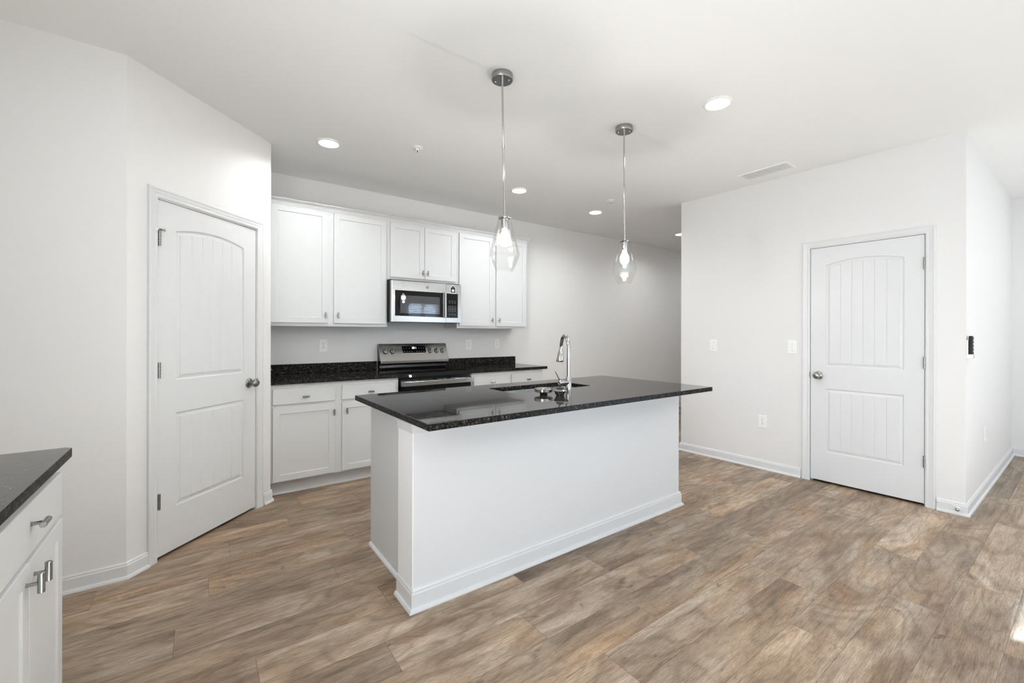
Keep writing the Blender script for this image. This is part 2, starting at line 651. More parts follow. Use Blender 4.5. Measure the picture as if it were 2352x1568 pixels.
o = MB().box(XF, XF + TH, -3.1, FR[1] - TH - 0.001, 0, HC).build('wall_far', 'wall')
struct(o, 'end wall at the right edge of the view', 'wall')
o = MB().box(FR[0] + 0.03, 9.2, FR[1] - TH, FR[1], 0, HC).build('wall_hall', 'wall')
struct(o, 'hall side wall behind the door wall', 'wall')
o = MB().box(9.201, 9.3, FR[1] - TH, YB - 0.001, 0, HC).build('wall_end', 'wall')
struct(o, 'wall closing the far end of the hall', 'wall')
# wall behind the camera with two inferred windows and one added for fill
o = MB().plate([(-1.09, 0), (XF, 0), (XF, HC), (-1.09, HC)],
               [[(0.3, 0.35), (3.5, 0.35), (3.5, 2.35), (0.3, 2.35)],
                [(4.53, 0.75), (5.47, 0.75), (5.47, 2.15), (4.53, 2.15)],
                [(5.572, 0.04), (6.92, 0.04), (6.92, 2.135), (5.572, 2.135)]], -3.1, -3.0, 'y').build('wall_front', 'wall')
struct(o, 'window wall opposite the kitchen cabinets', 'wall')


def window(name, x0, x1, z0, z1, label, blinds=False, mull=1):
    w = thing(name, label, 'window', ((x0 + x1) / 2, -3.05, z0), kind='structure')
    h, hw = z1 - z0, (x1 - x0) / 2
    fr = MB()
    t = 0.045
    fr.box(-hw, hw, -0.04, 0.04, 0, t).box(-hw, hw, -0.04, 0.04, h - t, h)
    fr.box(-hw, -hw + t, -0.04, 0.04, t, h - t).box(hw - t, hw, -0.04, 0.04, t, h - t)
    for i in range(1, mull + 1):
        xm = -hw + 2 * hw * i / (mull + 1)
        fr.box(xm - 0.02, xm + 0.02, -0.03, 0.03, t, h - t)
    fr.build('window_frame', 'trim', w)
    MB().box(-hw + t, hw - t, -0.004, 0.004, t, h - t).build('pane', 'pane', w)
    if blinds:
        b = MB()
        k = 0
        z = h - 0.08
        while z > 0.08:
            b.T = Matrix.Translation((0, 0.075, z)) @ Matrix.Rotation(math.radians(38), 4, 'X')
            b.box(-hw + 0.02, hw - 0.02, -0.025, 0.025, -0.0015, 0.0015)
            z -= 0.047
        b.build('blind_slats', 'blind', w)
    return w


window('window_1', 4.53, 5.47, 0.75, 2.15, 'window with white horizontal blinds mirrored in the microwave door', True)
window('window_added', 0.3, 3.5, 0.35, 2.35, 'added wide window opposite the island, for fill daylight', False, 3)  # added window: brings in fill and sun that bounces to the ceiling
window('window_3', 5.572, 6.92, 0.04, 2.135, 'glazed patio door letting the sun onto the floor', False, 1)

# ------------------------------------------------------------------ baseboards
BB = [(0, 0), (0.024, 0), (0.024, 0.006), (0.021, 0.014), (0.013, 0.018), (0.013, 0.068), (0.010, 0.074), (0.010, 0.080), (0.005, 0.087), (0, 0.087)]


def baseboard(name, path, label, prof=BB):
    o = MB().sweep(path, prof).build(name, 'trim')
    return struct(o, label, 'baseboard')


def on(P0, ang, s):
    return (P0[0] + math.cos(ang) * s, P0[1] + math.sin(ang) * s)


baseboard('baseboard_left', [(-0.978, A_[1] - 0.0005), (A_[0], A_[1] - 0.0005), on(A_, PI / 4, 0.109)],
          'white baseboard turning the corner left of the pantry door')
baseboard('baseboard_pantry', [on(A_, PI / 4, 0.977), B_, (B_[0], B_[1] + 0.022)],
          'short white baseboard right of the pantry door')
baseboard('baseboard_right', [(FR[0] + 0.03, FR[1] + 0.0005), (FR[0], FR[1] + 0.0005), on(FR, RA, 1.180)],
          'white baseboard left of the right hand door')
baseboard('baseboard_corner', [on(FR, RA, 2.062), NR, (XF, NR[1]), (XF, -3.0)],
          'white baseboard wrapping the outside corner right of the door')
baseboard('baseboard_back', [(3.24, YB), (9.19, YB)], 'white baseboard along the back wall beyond the counter')


# ------------------------------------------------------------------ two-panel arched doors
def panel_xs(x0, x1, n=5, g=0.0035):
    xs = []
    w = (x1 - x0) / (n + 1)
    for i in range(n + 1):
        a = x0 + w * i
        sub = [a] if i == 0 else [a + g]
        for k in (1, 2, 3):
            sub.append(a + w * k / 4)
        xs += sub
        b = a + w
        if i < n:
            xs += [b - g, (b, 'g')]
        else:
            xs.append(b)
    return xs


def door_slab(mb, w, z0, z1, T):
    """front face at y=0 (facing -y), thickness T"""
    pans = []
    for (px0, px1, pz0, pz1, rise) in ((0.112, 0.625, 1.010, 1.885, 0.038), (0.112, 0.625, 0.270, 0.818, 0.0)):
        di = 0.030
        xs = panel_xs(px0 + di, px1 - di)
        gx = [x[0] if isinstance(x, tuple) else x for x in xs]
        isg = [isinstance(x, tuple) for x in xs]
        xc, hw = (px0 + px1) / 2, (px1 - px0) / 2

        def loop(d, y, groove=False):
            a, b = px0 + d, px1 - d
            q = [a + (x - gx[0]) * (b - a) / (gx[-1] - gx[0]) for x in gx]
            yy = [y + (0.003 if (groove and g) else 0) for g in isg]
            bot = [(x, t, pz0 + d) for x, t in zip(q, yy)]
            top = [(x, t, pz1 - d + rise * (1 - ((x - xc) / hw) ** 2)) for x, t in zip(q, yy)]
            return [mb.v(p) for p in bot], [mb.v(p) for p in top]
        L0 = loop(0, 0.0)
        prof = [(0.0035, 0.0080), (0.0075, 0.0092), (0.011, 0.0092), (0.0280, 0.0048), (0.0290, 0.0016)]
        prev = L0
        for d, y in prof + [(di, 0.0014)]:
            cur = loop(d, y, d == di)
            pb, pt = prev
            cb, ct = cur
            for i in range(len(pb) - 1):
                mb.f([pb[i], pb[i + 1], cb[i + 1], cb[i]])
                mb.f([pt[i + 1], pt[i], ct[i], ct[i + 1]])
            mb.f([pb[0], cb[0], ct[0], pt[0]])
            mb.f([cb[-1], pb[-1], pt[-1], ct[-1]])
            prev = cur
        b, t = prev
        for i in range(len(b) - 1):
            mb.f([b[i], b[i + 1], t[i + 1], t[i]])
        pans.append(L0[0] + L0[1][::-1])
    out = [mb.v(p) for p in ((0, 0, z0), (w, 0, z0), (w, 0, z1), (0, 0, z1))]
    back = [mb.v(p) for p in ((0, T, z0), (w, T, z0), (w, T, z1), (0, T, z1))]
    es = [mb.bm.edges.new((out[i], out[(i + 1) % 4])) for i in range(4)]
    mb.bm.edges.ensure_lookup_table()
    for pl in pans:
        for i in range(len(pl)):
            a, b = pl[i], pl[(i + 1) % len(pl)]
            e = mb.bm.edges.get((a, b)) or mb.bm.edges.new((a, b))
            es.append(e)
    bmesh.ops.triangle_fill(mb.bm, use_beauty=True, use_dissolve=False, edges=es)
    mb.f(back[::-1])
    for i in range(4):
        mb.f([out[i], out[(i + 1) % 4], back[(i + 1) % 4], back[i]])


def door(name, P0, ang, s0, s1, hinge_left, label, face):
    """opening s0..s1 on a wall starting at P0; face = y of slab front"""
    d = thing(name, label, 'door', (*on(P0, ang, s0), 0), ang, kind='structure')
    w = s1 - s0
    mb = MB()
    mb.T = Matrix.Translation((0.004, face, 0))
    door_slab(mb, w - 0.008, 0.019, 2.040, 0.034)
    slab = mb.build('door_slab', 'trim', d)
    # jamb lining
    j = MB()
    j.box(-0.014, 0.0, -0.002, TH + 0.002, 0, 2.056).box(w, w + 0.014, -0.002, TH + 0.002, 0, 2.056)
    j.box(0, w, -0.002, TH + 0.002, 2.043, 2.056)
    yb = face + 0.036
    j.box(0, 0.012, yb, yb + 0.03, 0, 2.043).box(w - 0.012, w, yb, yb + 0.03, 0, 2.043).box(0.012, w - 0.012, yb, yb + 0.03, 2.031, 2.043)
    j.build('jamb', 'trim', d)
    # casing: mitred moulding round three sides
    prof = [(-0.004, 0), (-0.004, 0.009), (-0.010, 0.011), (-0.016, 0.011), (-0.020, 0.009), (-0.030, 0.012),
            (-0.044, 0.015), (-0.047, 0.018), (-0.053, 0.018), (-0.058, 0.015), (-0.058, 0)]
    c = MB()
    c.sweep([(0, 0), (0, 2.046), (w, 2.046), (w, 0)], [(a, b) for a, b in prof], up=True)
    c.build('casing', 'trim', d)
    # hinges
    hx = 0.006 if hinge_left else w - 0.003
    for i, z in enumerate((1.822, 1.076, 0.334)):
        h = MB()
        for k in range(5):
            za = z - 0.0445 + k * 0.0178
            h.cyl((hx, face - 0.010, za + 0.0006), (hx, face - 0.010, za + 0.0172), 0.0072, n=14)
        h.box(hx - 0.0015, hx + 0.0015, face - 0.008, face + 0.03, z - 0.044, z + 0.044)
        if hinge_left and i == 0:
            hh = h.build('hinge', 'nickel', d, smooth=True, auto=40)
            st = MB()
            st.box(hx - 0.010, hx + 0.012, face - 0.018, face - 0.002, z + 0.046, z + 0.052)
            st.cyl((hx - 0.004, face - 0.010, z + 0.049), (hx - 0.024, face - 0.020, z + 0.046), 0.0045, n=10)
            st.cyl((hx + 0.004, face - 0.010, z + 0.049), (hx + 0.018, face - 0.024, z + 0.047), 0.0045, n=10)
            st.lathe([(0.0085, 0), (0.0085, 0.006)], (hx + 0.016, face - 0.022, z + 0.047), (0.8, -0.6, -0.05), 12)
            st.build('pin_stop', 'chrome', hh)
            MB().lathe([(0.0085, 0), (0.0085, 0.008)], (hx - 0.020, face - 0.019, z + 0.046), (-0.9, -0.35, -0.1), 12).build('bumper', 'plastic', hh)
        else:
            h.build('hinge', 'nickel', d, smooth=True, auto=40)
    # knob
    kx = w - 0.064 if hinge_left else 0.064
    kz = 0.930
    k = MB()
    k.lathe([(0.0, 0), (0.033, 0), (0.034, 0.003), (0.030, 0.007), (0.020, 0.010), (0.0125, 0.013), (0.0115, 0.026),
             (0.0145, 0.032), (0.024, 0.040), (0.0285, 0.050), (0.0285, 0.057), (0.024, 0.066), (0.013, 0.0715), (0, 0.073)],
            (kx, face + 0.0005, kz), (0, -1, 0), 36)
    k.build('knob', 'nickel', d, smooth=True, auto=50)
    # strike plate on the jamb edge
    sx = w + 0.001 if hinge_left else -0.001
    sg = 1 if hinge_left else -1
    st = MB()
    st.box(min(sx, sx + sg * 0.010), max(sx, sx + sg * 0.010), face - 0.013, face + 0.0, kz - 0.027, kz + 0.027)
    st.build('strike_plate', 'dark_metal', d, bevel=0.004)
    return d


d1 = door('door_1', A_, PI / 4, 0.164, 0.907, True,
          'white two-panel arched pantry door in the angled wall, knob on its right', 0.002)
d2 = door('door_2', FR, RA, 1.247, 1.996, False,
          'white two-panel arched door in the right wall, knob on its left', 0.004)


# ------------------------------------------------------------------ cabinets
def shaker(x0, x1, z0, z1, y, t=0.019, rail=0.050, rec=0.006):
    """front at y facing -y"""
    m = MB()
    a = [m.v(p) for p in ((x0, y, z0), (x1, y, z0), (x1, y, z1), (x0, y, z1))]
    b = [m.v(p) for p in ((x0 + rail, y, z0 + rail), (x1 - rail, y, z0 + rail), (x1 - rail, y, z1 - rail), (x0 + rail, y, z1 - rail))]
    e = 0.0015
    c = [m.v(p) for p in ((x0 + rail + e, y + rec, z0 + rail + e), (x1 - rail - e, y + rec, z0 + rail + e),
                          (x1 - rail - e, y + rec, z1 - rail - e), (x0 + rail + e, y + rec, z1 - rail - e))]
    g = [m.v(p) for p in ((x0, y + t, z0), (x1, y + t, z0), (x1, y + t, z1), (x0, y + t, z1))]
    for i in range(4):
        j = (i + 1) % 4
        m.f([a[i], a[j], b[j], b[i]])
        m.f([b[i], b[j], c[j], c[i]])
        m.f([a[i], a[j], g[j], g[i]])
    m.f(c)
    m.f(g[::-1])
    return m


def pull(parent, x, y, z, horiz=False, name='handle'):
    """T-bar pull: one post and a short bar"""
    k = MB()
    k.cyl((x, y, z), (x, y - 0.022, z), 0.0048, n=12)
    k.lathe([(0.0055, 0), (0.0055, 0.002)], (x, y, z), (0, -1, 0), 12)
    h = 0.026
    if horiz:
        k.lathe([(0.0064, -h), (0.0074, -h + 0.001), (0.0074, h - 0.001), (0.0064, h)], (x, y - 0.027, z), (1, 0, 0), 18)
    else:
        k.lathe([(0.0064, -h), (0.0074, -h + 0.001), (0.0074, h - 0.001), (0.0064, h)], (x, y - 0.027, z), (0, 0, 1), 18)
    return k.build(name, 'nickel', parent, smooth=True, auto=40)


def frame_box(parent, x0, x1, y0, y1, z0, z1, openings, ft=0.019, name='cabinet_body', toe=0.0):
    """hollow-looking box: carcass behind a face frame with openings"""
    m = MB()
    m.plate([(x0, z0), (x1, z0), (x1, z1), (x0, z1)],
            [[(a, c), (b, c), (b, d), (a, d)] for a, b, c, d in openings], y0, y0 + ft, 'y')
    m.box(x0, x1, y0 + ft + 0.0002, y1, z0 + (0.004 if toe == 0 else 0), z1)
    return m.build(name, 'cab', parent)


YU = 4.147   # upper face frame
YD = 4.128   # door fronts
# left wall cabinet
XU = [0.4425, 1.476, 2.242, 3.192]
c1 = thing('wall_cabinet', 'tall white two-door wall cabinet between pantry wall and microwave', 'cabinet', (0, 0, 0), group='white wall cabinets')
frame_box(c1, XU[0], XU[1] - 0.0005, YU, YB, 1.351, 2.405, [(0.51, 0.90, 1.40, 2.36), (1.005, 1.44, 1.40, 2.36)])
for x0, x1, hx in ((0.482, 0.930, 0.906), (0.981, 1.460, 1.013)):
    d = shaker(x0, x1, 1.380, 2.378, YD).build('cabinet_door', 'cab', c1, bevel=0.0015)
    pull(d, hx, YD, 1.448)
c2 = thing('wall_cabinet', 'short white two-door wall cabinet above the microwave', 'cabinet', (0, 0, 0), group='white wall cabinets')
frame_box(c2, XU[1], XU[2] - 0.0005, YU, YB, 1.816, 2.405, [(1.52, 1.84, 1.86, 2.36), (1.88, 2.2, 1.86, 2.36)])
for x0, x1, hx in ((1.502, 1.857, 1.832), (1.861, 2.216, 1.886)):
    d = shaker(x0, x1, 1.843, 2.378, YD).build('cabinet_door', 'cab', c2, bevel=0.0015)
    pull(d, hx, YD, 1.902)
c3 = thing('wall_cabinet', 'tall white two-door wall cabinet at the open end, behind a pendant', 'cabinet', (0, 0, 0), group='white wall cabinets')
frame_box(c3, XU[2], XU[3], YU, YB, 1.348, 2.405, [(2.28, 2.68, 1.39, 2.36), (2.77, 3.15, 1.39, 2.36)])
for x0, x1, hx in ((2.264, 2.700, 2.678), (2.742, 3.168, 2.774)):
    d = shaker(x0, x1, 1.374, 2.378, YD).build('cabinet_door', 'cab', c3, bevel=0.0015)
    pull(d, hx, YD, 1.440)
CR = [(0, 2.383), (0.006, 2.383), (0.008, 2.392), (0.012, 2.396), (0.013, 2.404), (0.021, 2.414), (0.030, 2.420),
      (0.032, 2.425), (0.038, 2.426), (0.038, 2.434), (0, 2.434)]
cr = MB().sweep([(XU[0], YU - 0.0003), (XU[3], YU - 0.0003), (XU[3], YB - 0.001)], CR).build('crown_molding', 'cab')
tag(cr, 'white stepped crown molding along the tops of the wall cabinets', 'molding')

# base cabinets
YF = 3.848
YFD = 3.829
YT = 3.918


def base_cabinet(label, x0, x1, bays, grp):
    c = thing('base_cabinet', label, 'cabinet', (0, 0, 0), group=grp)
    ops = []
    for a, b, _ in bays:
        ops.append((a + 0.02, b - 0.02, 0.745, 0.825))
        ops.append((a + 0.02, b - 0.02, 0.145, 0.68))
    frame_box(c, x0, x1, YF, YB - 0.001, 0.110, 0.8835, ops)
    m = MB().box(x0, x1, YT, YT + 0.016, 0, 0.109)
    m.sweep([(x0, YT), (x1, YT)], [(0, 0), (0.014, 0), (0.013, 0.006), (0.008, 0.012), (0, 0.015)])
    m.build('toe_kick', 'cab', c)
    for a, b, hs in bays:
        dr = MB().box(a, b, YFD, YF - 0.0002, 0.725, 0.848).build('drawer', 'cab', c, bevel=0.003)
        pull(dr, (a + b) / 2 + 0.002, YFD, 0.780, True)
        dd = shaker(a, b, 0.122, 0.701, YFD).build('cabinet_door', 'cab', c, bevel=0.0015)
        pull(dd, b - 0.014 if hs > 0 else a + 0.034, YFD, 0.630)
    return c


base_cabinet('white base cabinet between pantry and stove, two drawers over two doors', 0.4425, 1.474,
             [(0.462, 0.922, 1), (0.978, 1.448, -1)], 'white base cabinets')
base_cabinet('white base cabinet past the stove, mostly hidden behind the island', 2.246, 3.198,
             [(2.268, 2.706, 1), (2.748, 3.180, -1)], 'white base cabinets')


def counter(name, outer, holes, z0, z1, label, group=None, backs=()):
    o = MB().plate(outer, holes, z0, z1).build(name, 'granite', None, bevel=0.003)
    tag(o, label, 'countertop', group)
    for i, b in enumerate(backs):
        MB().box(*b).build('backsplash' if i == 0 else 'side_splash', 'granite', o, bevel=0.002)
    return o


YC = 3.813
counter('countertop', [(0.4428, YC), (1.4765, YC), (1.4765, YB - 0.0005), (0.4428, YB - 0.0005)], [], 0.884, 0.914,
        'black granite countertop between the pantry wall and the stove', 'black granite countertops',
        [(0.4428, 1.4735, YB - 0.021, YB - 0.001, 0.9142, 1.003), (0.4428, 0.4620, YC + 0.02, YB - 0.0215, 0.9142, 1.003)])
counter('countertop', [(2.2435, YC), (3.244, YC), (3.244, YB - 0.0005), (2.2435, YB - 0.0005)], [], 0.884, 0.914,
        'black granite countertop past the stove with a free end and short backsplash', 'black granite countertops',
        [(2.246, 3.240, YB - 0.021, YB - 0.001, 0.9142, 1.003)])

# ------------------------------------------------------------------ stove
rg = thing('stove', 'stainless steel electric stove with black glass cooktop between the counters', 'stove', (0, 0, 0))
X0, X1 = 1.4785, 2.2405
MB().box(X0 + 0.002, X1 - 0.002, 3.865, 4.445, 0.02, 0.9).build('body', 'black', rg)
ct = MB().prism([(3.815, 0.880), (3.822, 0.905), (3.830, 0.9165), (4.405, 0.9165), (4.405, 0.880), (3.865, 0.880)], X0 + 0.001, X1 - 0.001)
ct = ct.build('cooktop', 'black_glass', rg, bevel=0.002)
for i, (bx, by, br) in enumerate(((1.66, 3.99, 0.105), (2.06, 3.99, 0.085), (1.66, 4.22, 0.075), (2.06, 4.22, 0.105))):
    r = MB()
    A = [[r.v((bx + q * math.cos(2 * PI * k / 48), by + q * math.sin(2 * PI * k / 48), 0.9169)) for k in range(48)] for q in (br, br - 0.002)]
    for k in range(48):
        r.f([A[0][k], A[0][(k + 1) % 48], A[1][(k + 1) % 48], A[1][k]])
    r.build('burner_ring', 'ring', ct)
# back guard
bgd = MB().prism([(4.345, 0.975), (4.385, 0.962), (4.378, 0.930), (4.340, 0.9167), (4.446, 0.9167), (4.446, 1.170), (4.41, 1.170)],
                 X0 + 0.003, X1 - 0.003).build('backguard', 'black', rg, bevel=0.003)
sp = MB().prism([(4.331, 1.004), (4.333, 0.980), (4.341, 0.974), (4.350, 0.976), (4.420, 1.172), (4.445, 1.172), (4.445, 1.180), (4.407, 1.180)],
                X0, X1).build('control_panel', 'steel', rg, bevel=0.002)
ang = math.atan2(4.407 - 4.331, 1.180 - 1.004)


def onpanel(x, h, out=0.0):
    """matrix on the sloped panel: local -y = outward normal, local z = up the slope"""
    return (Matrix.Translation((x, 4.331, 1.004)) @ Matrix.Rotation(-ang, 4, 'X') @ Matrix.Translation((0, -out, h)))


for kx in (1.538, 1.612, 2.036, 2.110, 2.182):
    k = MB()
    k.T = onpanel(kx, 0.104)
    k.lathe([(0.026, -0.001), (0.026, 0.002), (0.023, 0.003)], (0, 0, 0), (0, -1, 0), 28)
    kn = k.build('knob', 'black', rg, smooth=True, auto=40)
    k = MB()
    k.T = onpanel(kx, 0.104)
    k.lathe([(0.021, 0.003), (0.021, 0.012), (0.018, 0.016), (0, 0.016)], (0, 0, 0), (0, -1, 0), 28)
    k.T = k.T @ Matrix.Rotation(math.radians(12), 4, 'Y')
    k.box(-0.006, 0.006, -0.030, -0.012, -0.022, 0.022)
    k.build('knob_grip', 'steel', kn, bevel=0.002)
    k = MB()
    k.T = onpanel(kx, 0.062)
    k.box(-0.002, 0.002, -0.001, 0.0, -0.002, 0.002)
    k.build('knob_marking', 'black', sp)
    k = MB()
    k.T = onpanel(kx, 0.136)
    k.box(-0.006, 0.006, -0.001, 0.0, -0.0015, 0.0015)
    k.build('knob_marking', 'black', sp)
k = MB()
k.T = onpanel(1.853, 0.120)
k.box(-0.134, 0.134, -0.0025, 0.002, -0.042, 0.042)
k.build('display_bezel', 'chrome', sp, bevel=0.001)
k = MB()
k.T = onpanel(1.853, 0.120)
k.box(-0.129, 0.129, -0.0035, 0.0, -0.037, 0.037)
dsp = k.build('display', 'black_glass', rg)
for i in range(9):
    x = -0.110 + i * 0.0275
    for za in ([-0.022] if i != 4 else []) + ([0.014] if i not in (3, 4, 5) else []):
        k = MB()
        k.T = onpanel(1.853, 0.120)
        k.box(x - 0.004, x + 0.004, -0.0040, -0.0034, za, za + 0.005)
        k.build('key', 'mark', dsp)
# seven-segment clock
SEG = {'a': (0, 1, 2, 2), 'b': (1, 1, 1, 2), 'c': (1, 1, 0, 1), 'd': (0, 1, 0, 0), 'e': (0, 0, 0, 1), 'f': (0, 0, 1, 2), 'g': (0, 1, 1, 1)}
for ox, segs in ((-0.020, 'abged'), (-0.004, 'abcdef'), (0.012, 'bc')):
    k = MB()
    k.T = onpanel(1.853, 0.120)
    for q in segs:
        a, b, c, d_ = SEG[q]
        w_, h_ = 0.010, 0.009
        xa, xb, za, zb = ox + a * w_, ox + b * w_, 0.012 + c * h_, 0.012 + d_ * h_
        k.box(xa - 0.0013, xb + 0.0013, -0.0042, -0.0036, za - 0.0013, zb + 0.0013)
    k.build('clock_digit', 'digits', dsp)
# oven door
od = MB().box(X0 + 0.014, X1 - 0.006, 3.812, 3.862, 0.245, 0.800).build('oven_door', 'black_glass', rg, bevel=0.003)
tr = MB().prism([(3.806, 0.800), (3.806, 0.838), (3.822, 0.850), (3.862, 0.850), (3.862, 0.800)], X0 + 0.014, X1 - 0.006).build('door_trim', 'steel', od, bevel=0.0015)
for xa, xb in ((1.62, 1.655), (1.70, 1.75), (1.76, 1.81), (1.86, 1.905), (1.915, 1.96), (2.01, 2.04)):
    MB().box(xa, xb, 3.816, 3.848, 0.8495, 0.8508).build('vent_slot', 'slot', od)
hb = MB()
hb.box(1.500, 2.224, 3.760, 3.770, 0.803, 0.846)
hb.box(1.500, 1.512, 3.770, 3.806, 0.806, 0.842)
hb.box(2.212, 2.224, 3.770, 3.806, 0.806, 0.842)
hb.build('oven_handle', 'steel', od, bevel=0.003)
MB().box(X0 + 0.09, X1 - 0.09, 3.8105, 3.813, 0.36, 0.70).build('oven_window', 'smoke_glass', od)
MB().box(X0 + 0.014, X1 - 0.006, 3.822, 3.862, 0.06, 0.235).build('storage_drawer', 'steel', rg, bevel=0.003)
MB().box(X0 + 0.02, X1 - 0.02, 3.90, 4.42, 0.0, 0.02).build('base', 'black', rg)

# ------------------------------------------------------------------ microwave
mw = thing('microwave', 'stainless steel over-the-range microwave under the short cabinet', 'microwave', (0, 0, 0))
MB().box(1.480, 2.2395, 4.085, 4.45, 1.408, 1.813).build('body', 'black', mw, bevel=0.002)
MB().box(1.50, 2.22, 4.075, 4.30, 1.400, 1.4075).build('vent_base', 'black', mw, bevel=0.002)
YM = 4.046
# door, with gently rounded left edge
md = MB().prism([(1.479, 4.084), (1.479, 4.060), (1.483, 4.052), (1.492, 4.0475), (1.52, YM), (2.062, YM), (2.062, 4.084)],
                1.402, 1.802, 'z').build('door', 'steel', mw, bevel=0.0015)
MB().plate([(1.517, 1.460), (2.029, 1.455), (2.029, 1.708), (1.517, 1.708)], [], YM - 0.0012, YM + 0.001, 'y').build('door_glass', 'black_glass', md, bevel=0.001)
MB().box(1.568, 1.990, YM - 0.0020, YM - 0.0005, 1.486, 1.660).build('window', 'smoke_glass', md, bevel=0.001)
hm = MB()
hm.prism([(2.033, YM), (2.033, YM - 0.020), (2.040, YM - 0.030), (2.052, YM - 0.030), (2.059, YM - 0.020), (2.059, YM)], 1.452, 1.712, 'z')
hm.build('handle', 'steel', md, bevel=0.002)
bd = MB().lathe([(0.0150, 0), (0.0150, 0.0015), (0.0132, 0.0022), (0, 0.0022)], (1.853, YM, 1.753), (0, -1, 0), 32).build('badge', 'mark', md, smooth=True, auto=30)
# monogram on the badge: two looped letters in a ring
k = MB()
yb = YM - 0.0024
k.tube([(1.853 + 0.0128 * math.cos(t * PI / 16), yb, 1.753 + 0.0128 * math.sin(t * PI / 16)) for t in range(33)], 0.0007, 6)
k.tube([(1.8475 + 0.0042 * math.cos(t), yb, 1.7530 + 0.0058 * math.sin(t)) for t in [0.9 + i * 0.38 for i in range(14)]] + [(1.849, yb, 1.7525)], 0.0008, 6)
k.tube([(1.8585 + 0.0036 * math.cos(t), yb, 1.7558 + 0.0028 * math.sin(t)) for t in [0.6 + i * 0.45 for i in range(9)]], 0.0008, 6)
k.tube([(1.8585 + 0.0036 * math.cos(t), yb, 1.7500 + 0.0030 * math.sin(t)) for t in [1.7 + i * 0.45 for i in range(10)]], 0.0008, 6)
k.build('monogram', 'steel', md)
cp = MB().box(2.0635, 2.2395, YM, 4.084, 1.402, 1.802).build('control_panel', 'steel', mw, bevel=0.002)
kp = MB().box(2.066, 2.199, YM - 0.0012, YM + 0.001, 1.453, 1.706).build('keypad', 'black_glass', mw, bevel=0.001)
keys = [(x, z, w_, 0.0025) for z in (1.627, 1.609) for x, w_ in ((2.102, 0.007), (2.133, 0.009), (2.163, 0.007))]
keys += [(x, z, 0.0038, 0.0035) for z in (1.573, 1.556, 1.540, 1.523) for x in (2.097, 2.117, 2.139, 2.164)]
keys += [(x, 1.4875, 0.006, 0.0035) for x in (2.102, 2.133, 2.163)]
for x, z, w_, h_ in keys:
    MB().box(x - w_, x + w_, YM - 0.0016, YM - 0.0011, z - h_, z + h_).build('key', 'mark', kp)
# house-shaped sticker


def house(s, dy, name, m, par):
    cx, cz = 2.141, 1.750
    pts = [(-0.030, -0.044), (0.030, -0.044), (0.030, 0.010), (0.038, 0.010), (0.024, 0.025), (0.024, 0.036), (0.016, 0.036), (0.014, 0.031), (0, 0.046), (-0.038, 0.010), (-0.030, 0.010)]
    mb = MB()
    mb.plate([(cx + a * s, cz + b * s) for a, b in pts], [], YM - dy, YM + 0.0005, 'y')
    return mb.build(name, m, par)


stk = house(1.0, 0.0007, 'sticker', 'plastic', mw)
house(0.86, 0.0010, 'sticker_print', 'black', stk)
k = MB().box(2.141 - 0.013, 2.141 + 0.013, YM - 0.0013, YM, 1.726, 1.751)
k.build('sticker_emblem', 'plastic', stk)
for xa, xb, z in ((2.131, 2.153, 1.768), (2.119, 2.163, 1.7155)):
    MB().box(xa, xb, YM - 0.0013, YM, z, z + 0.002).build('sticker_lettering', 'plastic', stk)

# ------------------------------------------------------------------ island
isl = thing('kitchen_island', 'white kitchen island with baseboard and overhanging black top', 'island', (1.85, 2.2, 0))


def ib(mb, name, m, bevel=0, par=isl):
    o = mb.build(name, m, par, bevel)
    o.matrix_parent_inverse = Matrix.Translation((-1.85, -2.2, 0))
    return o


KX0, KX1, KY0, KY1 = 0.802, 2.914, 1.898, 2.074
ib(MB().box(KX0, KX1, KY0, KY1, 0, 0.8835), 'knee_wall', 'island_paint')
ib(MB().box(KX0 - 0.006, KX0 - 0.0002, KY0 + 0.0005, KY1, 0.0, 0.8835), 'end_board', 'end_white')
body = MB()
body.box(0.846, 0.864, KY1 + 0.0003, 2.655, 0.0, 0.8835)
body.box(2.880, 2.898, KY1 + 0.0003, 2.655, 0.0, 0.8835)
body.box(0.8643, 2.8797, 2.635, 2.655, 0.11, 0.8835)
body.box(0.8643, 2.8797, 2.56, 2.575, 0.0, 0.1095)
ib(body, 'cabinet_body', 'cab')
for a, b in ((0.90, 1.50), (1.53, 1.93), (1.96, 2.36), (2.40, 2.86)):
    m_ = shaker(a, b, 0.13, 0.85, 0)
    m_.T = Matrix.Identity(4)
    bmesh.ops.transform(m_.bm, matrix=Matrix.Translation((a + b, 2.655 + 0.0195, 0)) @ Matrix.Rotation(PI, 4, 'Z'), verts=m_.bm.verts)
    ib(m_, 'cabinet_door', 'cab', 0.0015)
BI = [(0, 0), (0.028, 0), (0.028, 0.006), (0.024, 0.015), (0.015, 0.019), (0.015, 0.080), (0.012, 0.086), (0.012, 0.094), (0.006, 0.102), (0, 0.102)]
ib(MB().sweep([(KX0, KY1), (KX0, KY0), (KX1, KY0), (KX1, KY1)][::1], [(o_, z_) for o_, z_ in BI]), 'baseboard', 'trim')
ib(MB().sweep([(0.846, 2.655), (0.846, KY1)], [(0, 0), (0.014, 0), (0.013, 0.008), (0.008, 0.015), (0, 0.018)]), 'shoe_molding', 'trim')
ib(MB().sweep([(KX0, KY1), (KX0, KY0), (KX1, KY0), (KX1, KY1)],
              [(0, 0.823), (0.010, 0.823), (0.012, 0.829), (0.014, 0.862), (0.020, 0.868), (0.028, 0.872), (0.028, 0.8835), (0, 0.8835)]), 'cap_molding', 'trim')
